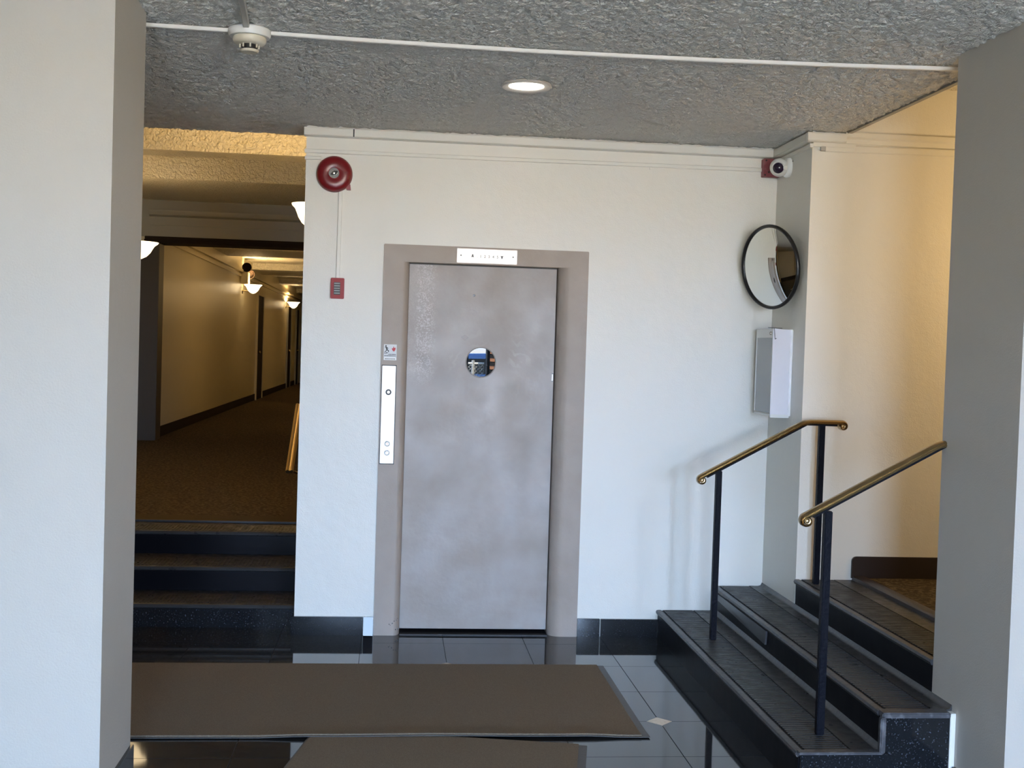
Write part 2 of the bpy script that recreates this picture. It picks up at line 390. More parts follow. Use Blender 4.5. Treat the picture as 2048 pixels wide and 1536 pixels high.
struct('baseboard_corridor_left', B().box(-2.9, -2.885, CY+.3, 25.0, HZ, HZ+.13).box(-2.9, -2.885, 26.2, 32.0, HZ, HZ+.13).box(-2.9, -2.885, 33.2, 34.7, HZ, HZ+.13), 'brown')
struct('trim_corridor_left', B().box(-2.9, -2.84, CY+.3, 38, 2.93, 2.975).box(-2.9, -2.865, CY+.3, 38, 2.85, 2.89), 'hallwall')
for k, (a, c) in enumerate(((25.0, 26.2), (32.0, 33.1), (34.8, 35.7))):
    d_ = struct('door_%d' % (k+2), B().box(-2.9, -2.872, a+.09, c-.09, HZ, 2.62), 'brown', .004)
    spart('door_casing', B().box(-2.9, -2.86, a, a+.09, HZ, 2.70).box(-2.9, -2.86, c-.09, c, HZ, 2.70).box(-2.9, -2.86, a+.09, c-.09, 2.62, 2.70), 'hallwall' if k == 0 else 'moulding', d_)
    spart('door_knob', B().lathe([(0, .07), (.03, .06), (.034, .04), (.012, .02), (.012, 0)], Matrix.Translation((-2.873, a+.18, HZ+1.0)) @ Matrix.Rotation(R(90), 4, 'Y'), 12), 'brass', d_)
struct('door_5', B().box(-2.5, -1.6, 37.96, 38, HZ, 2.55), 'brown', .004)
struct('baseboard_corridor_end', B().box(-2.9, -.5, 37.97, 38, HZ, HZ+.12), 'brown')

# storefront opening behind the camera
wd = struct('window_1', B().box(1.05, 1.10, -4.2, -4.1, 0, 2.6).box(2.85, 2.9, -4.2, -4.1, 0, 2.6).box(1.05, 2.9, -4.2, -4.1, 2.55, 2.6), 'alu')
wd2 = struct('window_2', B().box(-1.0, -.95, -4.2, -4.1, 0, 2.2).box(.25, .3, -4.2, -4.1, 0, 2.2).box(-1.0, .3, -4.2, -4.1, 2.15, 2.2), 'alu')
spart('mullion', B().box(1.385, 1.425, -4.2, -4.1, 0, 2.55), 'brown', wd)
spart('mullion', B().box(2.30, 2.34, -4.2, -4.1, 0, 2.55), 'brown', wd)

# ------------------------------------------------------------------ cornice and baseboards of the lobby
def band(y0, y1):  # cornice section (distance out, z)
    return [(y0, CZ-.017), (y1-.003, CZ-.017), (y1, CZ-.021), (y1, CZ-.060), (y1-.016, CZ-.067), (y0, CZ-.067)]
co = struct('trim_1', B().prism([(D-a, z) for a, z in band(0, .040)], 'x', XL-.012, XP-.040), 'trim', .002)
spart('joint', B().box(-.265, -.258, D-.0412, D-.035, CZ-.062, CZ-.02), 'dark', co)
struct('trim_2', B().prism([(XP-a, z) for a, z in band(0, .040)], 'y', D2-.001, D-.005), 'trim', .003)
struct('trim_3', B().prism([(D2-a, z) for a, z in band(0, .040)], 'x', XP-.040, 2.362), 'trim', .003)
struct('trim_4', B().prism([(D2-a, z) for a, z in ((0, CZ-.002), (.018, CZ-.006), (.02, CZ-.03), (.008, CZ-.04), (.008, CZ-.062), (0, CZ-.066))], 'x', 2.364, 5.6), 'trim')
struct('trim_5', B().box(2.185, 2.42, D2-.02, D2, CZ-.088, CZ-.066).box(XP-.02, XP, D2-.02, D2+.45, CZ-.094, CZ-.074), 'trim', .002)
gr = struct('baseboard_back_left', B().box(XL-.014, -.137, D-.02, D, 0, .105), 'granite', .002)
bt = spart('tile', B().box(-.134, -.08, -.012, 0, 0, .104), 'bluetile', gr, .001)
bt.location = (0, D-.024, .001); bt.rotation_euler = (R(-11), 0, 0); 
gr2 = struct('baseboard_back_right', B().box(1.095, 1.226, D-.018, D, 0, .106), 'granite', .002)
spart('tile', B().box(1.231, X1, D-.02, D, 0, .105), 'granite', gr2, .002)
struct('baseboard_left_pier', B().box(-4.6, LX+.012, LN-.012, LF+.012, 0, .10), 'granite', .002)
struct('baseboard_right_column', B().box(XP-.012, 5.6, D4-.012, YF-.01, 0, .10), 'granite', .002)
struct('trim_6', B().box(XP-.021, XP+.001, YF-.006, D3-.02, .0, Z2-.004), 'conduit', .002)

# ------------------------------------------------------------------ right stairs (three steps up through the opening)
st = thing('stair', (1.9, 5.3, 0), 'three black granite and ribbed rubber steps rising right beside the elevator wall', 'stairs')
def tread(x0, x1, y0, y1, z, m_ribs=True, rib0=.03, rib1=.205):
    t = part('tread', B().box(x0+.02, x1, y0, y1, z-.02, z-.0035), 'riser', st)  # near-black base puts the shade of the rib grooves into the colour
    pr = [(x0-.006, z-.024), (x0-.012, z-.012), (x0-.008, z-.002), (x0+.002, z+.0006), (x0+.017, z+.0006), (x0+.017, z-.02)]
    part('nosing', B().prism(pr, 'y', y0, y1), 'nose', t, 0, 30)
    rb = B(); y = y0+.012
    while y < y1-.02:
        rb.box(x0+rib0, x0+rib1, y, y+.0125, z-.004, z+.0012); y += .0235
    o = part('ribs', rb, 'rubber', t); o['kind'] = 'stuff'
    part('back_strip', B().box(x0+rib1+.008, x1, y0, y1, z-.004, z+.0002), 'rubber', t)
    part('toe', B().prism([(x1-.022, z), (x1-.008, z+.004), (x1, z+.02), (x1+.004, z)], 'y', y0, y1), 'nose', t, 0, 50)
    return t
part('riser', B().box(X1, X1+.02, YF, D, 0, Z1-.02), 'riser', st)
part('riser', B().box(X2, X2+.02, YF+.01, D, Z1-.01, Z2-.02), 'riser', st)
part('riser', B().box(X3+.001, X3+.02, D3, D2, Z2-.01, Z3-.02), 'riser', st)
tread(X1, X2, YF, D-.001, Z1); tread(X2, X3-.001, YF+.03, D-.001, Z2); tread(X3, 2.52, D3+.001, D2-.001, Z3)
part('granite_side', B().box(X1+.004, X2+.02, YF-.022, YF, 0, Z1-.004), 'granite', st, .002)
part('granite_side', B().box(X2-.004, XP-.023, YF-.004, YF+.03, 0, Z2-.012), 'granite', st, .002)
part('worn_edge', B().box(X1-.006, X2-.004, YF-.026, YF+.012, Z1-.008, Z1+.002), 'granitetop', st, .003)
part('worn_edge', B().box(X2-.006, XP-.0225, YF-.012, YF+.05, Z2-.02, Z2+.001), 'granitetop', st, .004)
part('corner_strip', B().box(X2-.018, X2+.004, YF-.026, YF+.0, Z1-.004, Z2-.014), 'granitetop', st, .004)
part('fill', B().box(X1+.02, X2+.02, YF, D-.001, 0, Z1-.022).box(X2+.02, XP-.001, YF+.03, D-.001, 0, Z2-.022), 'dark', st)
part('loose_riser_panel', B().poly([(X2-.009, 6.62, .300-.02), (X2-.009, 5.70, .300-.02), (X2-.014, 5.70, .212), (X2-.009, 6.62, .245),
      (X2-.001, 6.62, .280), (X2-.001, 5.70, .280), (X2-.004, 5.70, .212), (X2-.001, 6.62, .245)],
      [(0, 1, 2, 3), (7, 6, 5, 4), (0, 4, 5, 1), (1, 5, 6, 2), (2, 6, 7, 3), (3, 7, 4, 0)]), 'panel', st, 0, label='peeling grey riser panel')

# ------------------------------------------------------------------ left stairs to the hall
ls = thing('stair', (-1.7, 7.2, 0), 'dark granite and rubber steps up to the brown carpeted hall', 'stairs')
zz = 0
for k, (y, z) in enumerate(zip(HS, HSZ)):
    part('riser', B().box(HW, XL-.001, y+.012, y+.03, zz-.002 if k else 0, z-.015), 'granite' if k == 0 else 'riser', ls)
    yb = HS[k+1]+.012 if k < 2 else 8.073
    t = part('tread', B().box(HW, XL-.001, y+.02, yb, z-.02, z-.002), 'rubber', ls)
    part('nosing', B().prism([(y+.006, z-.026), (y-.004, z-.02), (y-.006, z-.010), (y, z-.001), (y+.01, z+.001), (y+.03, z+.001), (y+.03, z-.026)], 'x', HW, XL-.001), 'rubber', t, 0, 30)
    rb = B(); x = HW+.02
    while x < XL-.03: rb.box(x, x+.0125, y+.04, yb-.13, z-.004, z+.0012); x += .0235
    o = part('ribs', rb, 'rubber', t); o['kind'] = 'stuff'
    zz = z
part('fill', B().box(HW, XL-.002, HS[0]+.03, HS[1]+.03, 0, HSZ[0]-.02).box(HW, XL-.002, HS[1]+.03, HS[2]+.03, 0, HSZ[1]-.02).box(HW, XL-.002, HS[2]+.03, 8.07, 0, HSZ[2]-.02), 'dark', ls)

# ------------------------------------------------------------------ elevator doorway
FX0, FX1, FZ = -.076, 1.0926, 2.2234
el = thing('elevator_doorway', (.5, D+.06, 0), 'grey taupe painted elevator door in a rounded metal frame', 'elevator door')
P0 = D-.014
def quarter(xa, xb, n=8):   # rounded inner edge from the face to the door plane
    return [(xa+(xb-xa)*math.sin(i*math.pi/2/n), P0+.07*(1-math.cos(i*math.pi/2/n))) for i in range(n+1)]
b = B(); b.prism([(FX0, D+.01), (FX0, P0)] + quarter(.033, .070) + [(.070, D+.15), (FX0+.03, D+.15)], 'z', 0, 2.135)
part('left_jamb', b, 'taupe', el, 0, 40)
b = B(); b.prism([(FX1, D+.01), (FX1, P0)] + quarter(1.002, .924) + [(.924, D+.15), (FX1-.03, D+.15)], 'z', 0, 2.135)
part('right_jamb', b, 'taupe', el, 0, 40)
part('header', B().box(FX0, FX1, P0-.0005, D+.15, 2.126, FZ), 'taupe', el, .003)
part('sill', B().box(.072, .922, D-.004, D+.15, 0, .006), 'dark', el)
part('top_track', B().box(.072, .922, D+.075, D+.15, 2.118, 2.126), 'dark', el)
# door leaf with a round hole
dx0, dx1, dz0, dz1, dy = .071, .918, .028, 2.119, D+.055
wc, wr = Vector((.4945, 0, 1.570)), .087
def leaf():
    bb = B(); ang = sorted([2*math.pi*i/48 for i in range(48)] + [math.atan2(z-wc.z, x-wc.x) % (2*math.pi) for x in (dx0, dx1) for z in (dz0, dz1)])
    inn, out = [], []
    for a in ang:
        c, s_ = math.cos(a), math.sin(a); t = 1e9
        if c > 1e-9: t = min(t, (dx1-wc.x)/c)
        if c < -1e-9: t = min(t, (dx0-wc.x)/c)
        if s_ > 1e-9: t = min(t, (dz1-wc.z)/s_)
        if s_ < -1e-9: t = min(t, (dz0-wc.z)/s_)
        inn.append((wc.x+wr*c, wc.z+wr*s_)); out.append((wc.x+t*c, wc.z+t*s_))
    n = len(ang); P = []
    for y in (dy, dy+.045): P += [(x, y, z) for x, z in inn] + [(x, y, z) for x, z in out]
    Fc = []
    for i in range(n):
        j = (i+1) % n
        Fc += [(i, j, n+j, n+i), (2*n+i, 3*n+i, 3*n+j, 2*n+j), (i, 2*n+i, 2*n+j, j), (n+i, n+j, 3*n+j, 3*n+i)]
    return bb.poly(P, Fc)
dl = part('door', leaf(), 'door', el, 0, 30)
Ry = Matrix.Rotation(R(90), 4, 'X')     # local z -> -y
def Tm(x, y, z): return Matrix.Translation((x, y, z)) @ Ry
part('window_rim', B().lathe([(wr-.004, -.02), (wr-.004, .001), (wr+.001, .0022), (wr+.002, 0), (wr, -.02)], Tm(wc.x, dy, wc.z), 48), 'taupedark', dl)
part('window_glass', B().lathe([(0, .004), (wr-.003, .004), (wr-.003, 0), (0, 0)], Tm(wc.x, dy+.009, wc.z), 48), 'porthole', dl, label='round window reflecting the street')
part('peephole', B().lathe([(0, .002), (.006, .002), (.007, 0)], Tm(.444, dy, 1.953), 12), 'black', dl)
part('sticker_residue', B().prism([(.374, 1.712), (.398, 1.727), (.421, 1.71), (.398, 1.692)], 'y', dy-.0006, dy), 'taupedark', dl)
part('latch', B().box(.908, .918, dy-.004, dy+.01, 1.468, 1.522), 'black', dl, .001)
part('latch_plate', B().box(.9085, .9135, dy-.006, dy-.003, 1.476, 1.514), 'steel', dl)
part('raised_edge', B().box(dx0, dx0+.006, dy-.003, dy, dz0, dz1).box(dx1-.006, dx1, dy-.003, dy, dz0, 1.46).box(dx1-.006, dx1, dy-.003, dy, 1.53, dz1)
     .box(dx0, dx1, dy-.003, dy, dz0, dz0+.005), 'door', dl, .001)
chip = B()
for x, z, r in ((.048, .034, .004), (.061, .033, .005), (.012, .065, .003), (.018, .060, .002), (.03, .071, .003), (.04, .083, .003), (.028, .068, .002), (.052, .086, .003), (.058, .095, .002)):
    yy = P0 if x < .034 else P0+.07*(1-math.cos(math.asin(min(1, (x-.033)/.037))))
    chip.lathe([(0, .003), (r, .0025), (r*1.1, -.004)], Tm(x, yy+.0015, z), 9)
o = part('paint_chips', chip, 'black', el); o['kind'] = 'stuff'

# call panel, floor indicator, fire notice
cp = thing('call_panel', (-.03, P0, 1.26), 'tall stainless steel elevator call panel with two buttons left of door', 'call panel')
part('backing', B().box(-.071, .013, P0-.0015, P0, .978, 1.541), 'dark', cp)
part('plate', B().box(-.067, .0085, P0-.004, P0-.001, .983, 1.536), 'steel', cp, .0008)
part('key_ring', B().lathe([(.0, .001), (.008, .001), (.009, .002), (.0165, .002), (.017, 0)], Tm(-.029, P0-.004, 1.387), 24), 'print', cp)
part('key_switch', B().lathe([(0, .0035), (.008, .0035), (.0085, .001)], Tm(-.029, P0-.004, 1.387), 20), 'steel', cp)
for z in (1.094, 1.043):
    k = part('button', B().lathe([(.0, .005), (.009, .0048), (.0105, .003), (.0105, 0)], Tm(-.0285, P0-.004, z), 24), 'steel', cp)
    part('button_ring', B().lathe([(.0115, .001), (.0115, .0022), (.0155, .0022), (.016, 0)], Tm(-.0285, P0-.004, z), 24), 'greyconduit', k)
    part('button_mark', B().lathe([(0, .0058), (.0025, .0054)], Tm(-.0285, P0-.004, z), 8), 'redprint' if z > 1.05 else 'print', k)
fi = thing('floor_indicator', (.506, P0, 2.173), 'steel floor number plate on the header above the elevator door', 'sign')
part('plate', B().box(.335, .678, P0-.0045, P0-.001, 2.133, 2.2135), 'steel', fi, .0008)
for x in (.358, .655): part('screw', B().lathe([(0, .0015), (.004, .001), (.0042, 0)], Tm(x, P0-.0045, 2.1745), 10), 'black', fi)
yt = P0-.0052; zt = 2.1665
part('up_arrow', B().prism([(.4165, zt-.001), (.424, zt+.0015), (.4315, zt-.001), (.4262, zt+.0165), (.4218, zt+.0165)], 'y', yt, yt+.001), 'print', fi)
part('down_arrow', B().prism([(.5835, zt+.0135), (.591, zt+.011), (.5985, zt+.0135), (.5932, zt-.004), (.5888, zt-.004)], 'y', yt, yt+.001), 'print', fi)
for ch, x in (('.', .4515), ('1', .470), ('2', .494), ('3', .5175), ('4', .5415), ('5', .566)):
    text_part('numeral' if ch != '.' else 'point', ch, .0215, (x, yt+.001, zt-.002), 'print', fi)
fs = thing('fire_notice', (-.025, P0, 1.612), 'small fire stairs notice with running figure and red flame above call panel', 'sign')
part('plate', B().box(-.062, .0105, P0-.002, P0-.0005, 1.568, 1.657), 'sticker', fs)
part('lower_strip', B().box(-.060, .0085, P0-.0026, P0-.002, 1.570, 1.583), 'conduit', fs)
y0, y1 = P0-.0028, P0-.0018
fig = B()
fig.prism([(-.050+.0045*math.cos(a*.7), 1.6475+.0045*math.sin(a*.7)) for a in range(9)], 'y', y0, y1)
fig.prism([(-.053, 1.642), (-.046, 1.643), (-.041, 1.628), (-.047, 1.624)], 'y', y0, y1)
fig.prism([(-.057, 1.640), (-.055, 1.643), (-.042, 1.640), (-.036, 1.634), (-.038, 1.632), (-.046, 1.636)], 'y', y0, y1)
fig.prism([(-.047, 1.626), (-.041, 1.629), (-.033, 1.622), (-.034, 1.612), (-.037, 1.612), (-.038, 1.620)], 'y', y0, y1)
fig.prism([(-.047, 1.627), (-.043, 1.624), (-.051, 1.614), (-.058, 1.612), (-.058, 1.615), (-.053, 1.617)], 'y', y0, y1)
fig.prism([(-.059, 1.609), (-.048, 1.609), (-.048, 1.612), (-.040, 1.612), (-.040, 1.607), (-.059, 1.605)], 'y', y0, y1)
part('running_figure', fig, 'print', fs)
part('flame', B().prism([(-.007, 1.648), (-.003, 1.637), (.003, 1.641), (.004, 1.632), (.001, 1.623), (-.005, 1.617), (-.012, 1.622), (-.017, 1.632), (-.015, 1.638), (-.011, 1.633)], 'y', y0, y1), 'redprint', fs)
dash = B(); rr = random.Random(3)
for z, xa, xb in ((1.601, -.036, .006), (1.5925, -.058, .006), (1.5755, -.056, .004)):
    x = xa
    while x < xb:
        wdt = rr.uniform(.002, .006); dash.box(x, min(xb, x+wdt), y0, y1, z-.0022, z+.0022); x += wdt+rr.uniform(.001, .002)
part('small_print', dash, 'print', fs)

# ------------------------------------------------------------------ alarm bell, horn, raceways on the back wall
bc = Vector((-.364, D, 2.599))
be = thing('alarm_bell', bc, 'round red fire alarm bell with silver centre high on the wall', 'alarm bell')
part('gong', B().lathe([(.030, .0585), (.034, .0605), (.06, .060), (.078, .0575), (.088, .052), (.096, .041), (.100, .026), (.1015, .016), (.098, .016), (.09, .04), (.03, .055)], Tm(*bc), 56), 'red', be, 0, 50)
part('centre_disc', B().lathe([(0, .0665), (.029, .0665), (.030, .063), (.030, .05)], Tm(*bc), 32), 'chrome', be)
k = part('bolt', B().lathe([(0, .074), (.006, .073), (.0065, .067)], Tm(*bc), 12), 'chrome', be)
dk = B(); dk.prism([(bc.x-.020, bc.z-.010), (bc.x-.012, bc.z+.004), (bc.x+.002, bc.z+.013), (bc.x+.019, bc.z+.012), (bc.x+.022, bc.z+.004), (bc.x+.012, bc.z-.010), (bc.x-.004, bc.z-.014)], 'y', D-.0685, D-.0662)
part('clapper_plate', dk, 'black', be)
part('back_box', B().box(bc.x-.05, bc.x+.05, D-.04, D, bc.z-.05, bc.z+.05), 'black', be, .004)
part('bracket', B().prism([(bc.x+.06, bc.z-.05), (bc.x+.09, bc.z-.055), (bc.x+.093, bc.z-.085), (bc.x+.07, bc.z-.085)], 'y', D-.03, D), 'redbox', be)
hn = thing('alarm_horn', (-.33, D, 1.962), 'small red alarm horn with grey louvres below the bell conduit', 'alarm')
part('plate', B().box(-.368, -.293, D-.03, D, 1.904, 2.020), 'redhorn', hn, .003)
part('grille_recess', B().box(-.350, -.314, D-.0315, D-.028, 1.926, 1.996), 'dark', hn)
for k in range(5):
    z = 1.931+k*.0135
    part('louvre', B().prism([(D-.037, z), (D-.031, z+.0085), (D-.029, z+.0085), (D-.029, z)], 'x', -.348, -.316), 'slat', hn)
def raceway(name, label, pts, wd_, h, m, nrm):
    """flat surface raceway along pts; nrm = direction out of the surface"""
    pts = [Vector(p) for p in pts]; nrm = Vector(nrm)
    if nrm.z < 0: pts = [p+nrm*.010 for p in pts]
    t = thing(name, pts[0], label, 'conduit', 'surface raceways on wall and ceiling'); fr = []
    for i, p in enumerate(pts):
        d = (pts[min(i+1, len(pts)-1)]-pts[max(i-1, 0)]).normalized(); s_ = d.cross(nrm).normalized()*wd_/2
        fr.append([p-s_, p-s_+nrm*h*.75, p-s_*.75+nrm*h, p+s_*.75+nrm*h, p+s_+nrm*h*.75, p+s_])
    part('cover', B().sweep(fr), m, t, 0, 25)
    return t
t = raceway('wall_raceway', 'long cream raceway running under the cornice of the elevator wall', [(XL-.008, D, 2.724), (.6, D, 2.729), (1.4, D, 2.734), (2.10, D, 2.737)], .022, .013, 'trim', (0, -1, 0))
for x in (-.03, 1.43): part('clip', B().box(x, x+.008, D-.006, D, 2.71, 2.724), 'trim', t)
raceway('wall_raceway', 'short cream raceway running left from the red bell', [(XL-.006, D, 2.685), (-.44, D, 2.687)], .02, .013, 'trim', (0, -1, 0))
raceway('wall_raceway', 'vertical cream raceway linking red bell and red horn', [(-.327, D, 2.52), (-.3305, D, 2.02)], .022, .014, 'trim', (0, -1, 0))
t = raceway('wall_raceway', 'warm lit raceway under the cornice of the stair hall wall', [(2.256, D2, 2.776), (3.0, D2, 2.783), (5.5, D2, 2.80)], .036, .014, 'trim', (0, -1, 0))
part('end_fitting', B().box(2.229, 2.256, D2-.018, D2, 2.760, 2.788), 'greyconduit', t, .002)

# ------------------------------------------------------------------ things on the ceiling
rw = raceway('ceiling_raceway', 'white raceway crossing the ceiling right of the smoke detector', [(-.53, 4.712, CZ), (-.1, 4.738, CZ), (.517, 4.754, CZ), (1.2, 4.738, CZ), (1.8, 4.70, CZ), (2.36, 4.645, CZ)], .020, .014, 'conduit', (0, 0, -1))
for x, y in ((-.33, 4.727), (.17, 4.745), (1.02, 4.745), (1.62, 4.715)): part('clip', B().box(x, x+.008, y-.018, y+.018, CZ-.004, CZ), 'conduit', rw)
raceway('ceiling_raceway', 'white raceway crossing the ceiling left of the smoke detector', [(-1.35, 4.665, CZ), (-.99, 4.69, CZ), (-.66, 4.703, CZ)], .020, .014, 'conduit', (0, 0, -1))
raceway('ceiling_raceway', 'grey raceway running from smoke detector toward the viewer', [(-.603, 4.66, CZ), (-.576, 4.333, CZ), (-.53, 3.6, CZ), (-.43, 2.0, CZ)], .024, .016, 'greyconduit', (0, 0, -1))
sd = thing('smoke_detector', (-.595, 4.69, CZ), 'ivory round smoke detector mounted on the grey ceiling', 'smoke detector')
T = Matrix.Translation((-.595, 4.69, CZ-.008)) @ Matrix.Rotation(R(180), 4, 'X')
part('base', B().lathe([(0, 0), (.074, 0), (.081, .006), (.081, .026), (.076, .034), (0, .034)], T, 48), 'white', sd, 0, 40)
part('body', B().lathe([(.060, .033), (.064, .037), (.064, .048), (.058, .058), (.046, .063), (0, .063)], T, 48), 'smoke', sd, 0, 40)
part('sensor_cap', B().lathe([(.0, .092), (.032, .092), (.037, .086), (.037, .083), (.0, .083)], T, 32), 'smoke', sd)
part('sensor_core', B().lathe([(0, .06), (.030, .06), (.030, .085), (0, .085)], T, 24), 'dark', sd)
for k in range(8):
    a = k*math.pi/4+.2; part('vent_bar', B().cyl((-.595+.036*math.cos(a), 4.69+.036*math.sin(a), CZ-.06), (-.595+.036*math.cos(a), 4.69+.036*math.sin(a), CZ-.085), .0035, 8), 'smoke', sd)
dlg = thing('downlight', (.566, 5.41, CZ), 'lit round recessed downlight in the grey ceiling', 'ceiling light')
T = Matrix.Translation((.566, 5.41, CZ-.003)) @ Matrix.Rotation(R(180), 4, 'X')
part('trim_ring', B().lathe([(.114, 0), (.117, .010), (.111, .0165), (.084, .0115), (.080, .008), (.080, 0)], T, 56), 'lampring', dlg, 0, 50)
part('lens', B().lathe([(0, .015), (.05, .0135), (.078, .0085), (.08, 0)], T, 48), 'lamp', dlg)
struct('trim_ceiling_mark', B().box(-.66, -.58, 5.02, 5.05, CZ-.0015, CZ+.001), 'ceil')

# ------------------------------------------------------------------ convex mirror on the pier
mr = thing('convex_mirror', (2.075, 6.42, 2.155), 'round convex security mirror with black rim in the wall corner', 'mirror')
ph, tilt = R(67), R(7.4)
n_ = Vector((-math.sin(ph)*math.cos(tilt), -math.cos(ph)*math.cos(tilt), -math.sin(tilt)))
T = n_.to_track_quat('Z', 'Y').to_matrix().to_4x4(); T.translation = (2.070, 6.42, 2.155)
RM = .226; Rs = .62; h0 = math.sqrt(Rs*Rs-RM*RM)
part('mirror_dome', B().lathe([(RM*math.sin(i/20*math.pi/2), math.sqrt(Rs*Rs-(RM*math.sin(i/20*math.pi/2))**2)-h0) for i in range(20, -1, -1)], T, 64), 'mirror', mr, 0, 180)
part('rim', B().lathe([(RM-.006, .006), (RM-.001, .011), (RM+.007, .009), (RM+.011, 0), (RM+.009, -.010), (RM, -.014), (RM-.01, -.012), (RM-.006, .006)], T, 64), 'black', mr, 0, 60)
part('back_shell', B().lathe([(RM, -.010), (RM*.8, -.02), (.08, -.024), (0, -.024)], T, 48), 'black', mr)
bk = T @ Vector((0, 0, -.022))
part('bracket_arm', B().cyl(bk, (XP-.004, bk.y+.03, bk.z), .012), 'black', mr)
part('bracket_foot', B().lathe([(0, .012), (.028, .011), (.03, 0), (0, 0)], Matrix.Translation((XP, bk.y+.03, bk.z)) @ Matrix.Rotation(R(-90), 4, 'Y'), 20), 'black', mr)

# ------------------------------------------------------------------ notice cabinet under the mirror
bx0 = XP-.115
nc = thing('notice_cabinet', (XP, 6.46, 1.567), 'shallow white paper-covered wall cabinet with grey glass front under the mirror', 'cabinet')
part('body', B().box(bx0+.006, XP, 6.324, 6.625, 1.327, 1.808), 'alu', nc, .003)
fr = part('front_frame', B().box(bx0, bx0+.008, 6.324, 6.625, 1.760, 1.810).box(bx0, bx0+.008, 6.324, 6.625, 1.327, 1.343).box(bx0, bx0+.008, 6.324, 6.336, 1.343, 1.760).box(bx0, bx0+.008, 6.612, 6.625, 1.343, 1.760), 'white', nc, .001)
part('glass_panel', B().box(bx0+.003, bx0+.006, 6.336, 6.612, 1.343, 1.760), 'greyglass', nc, label='grey glass front panel')
part('lock', B().lathe([(0, .006), (.008, .006), (.009, 0)], Matrix.Translation((bx0, 6.36, 1.785)) @ Matrix.Rotation(R(-90), 4, 'Y'), 16), 'steel', nc)
pp = []
for i in range(13): pp.append((XP-.004-.010*(.5+.5*math.sin(i*2.3))*(1 if 0 < i < 12 else 0)-.006, 1.330+i*.0395))
part('paper_cover', B().prism([(bx0-.003, 1.322), (XP-.012, 1.322)] + pp + [(bx0-.001, 1.812)], 'y', 6.319, 6.3235), 'paper', nc, label='torn edged white paper')
part('bottom_flange', B().box(bx0-.002, XP-.012, 6.314, 6.326, 1.319, 1.337), 'white', nc, .001)
part('wire_hook', B().cyl((2.075, 6.3165, 1.815), (2.082, 6.3165, 1.752), .0016, 8).cyl((2.082, 6.3165, 1.752), (2.089, 6.314, 1.757), .0016, 8).cyl((2.04, 6.3165, 1.815), (2.12, 6.3165, 1.813), .0014, 8), 'black', nc)

# ------------------------------------------------------------------ junction box and dome camera in the corner
jb = thing('junction_box', (2.13, D, 2.744), 'faded red electrical box in the corner beside the dome camera', 'electrical box')
part('box', B().box(2.089, XP-.002, D-.048, D, 2.694, 2.797), 'redbox', jb, .002)
for x, z in ((2.098, 2.703), (2.103, 2.787), (2.12, 2.72)): part('screw', B().lathe([(0, .002), (.005, .001), (.0055, 0)], Tm(x, D-.048, z), 10), 'dark', jb)
sc = thing('dome_camera', (XP, 6.50, 2.725), 'white dome security camera high on the pier beside the red box', 'security camera')
TX_ = Matrix.Translation((XP, 6.50, 2.725)) @ Matrix.Rotation(R(-90), 4, 'Y')
part('base', B().lathe([(0, .0), (.056, 0), (.058, .012), (.054, .022), (.045, .028), (0, .028)], TX_, 40), 'white', sc, 0, 40)
ctr = Vector((XP-.062, 6.49, 2.722)); look = Vector((-.45, -.85, -.25)).normalized()
TQ = look.to_track_quat('Z', 'Y').to_matrix().to_4x4(); TQ.translation = ctr
rb_ = .052
part('ball', B().lathe([(rb_*math.sin(a*math.pi/24), rb_*math.cos(a*math.pi/24)) for a in range(6, 25)] + [(0, -rb_)], TQ, 40).lathe([(0, .030), (.030, .030), (.034, rb_*math.cos(6*math.pi/24)), (rb_*math.sin(6*math.pi/24), rb_*math.cos(6*math.pi/24))], TQ, 40), 'white', sc, 0, 40)
part('lens', B().lathe([(0, .044), (.012, .042), (.022, .036), (.026, .031), (.03, .0302)], TQ, 32), 'lens', sc, 0, 60)
part('sensor_eye', B().lathe([(0, .006), (.012, .005), (.015, 0)], TQ @ Matrix.Rotation(R(52), 4, 'Y') @ Matrix.Translation((0, 0, rb_-.002)), 20), 'white', sc)
struct('trim_7', B().box(XP-.002, XP+.001, D2+.30, D2+.31, 2.75, 2.755), 'dark')

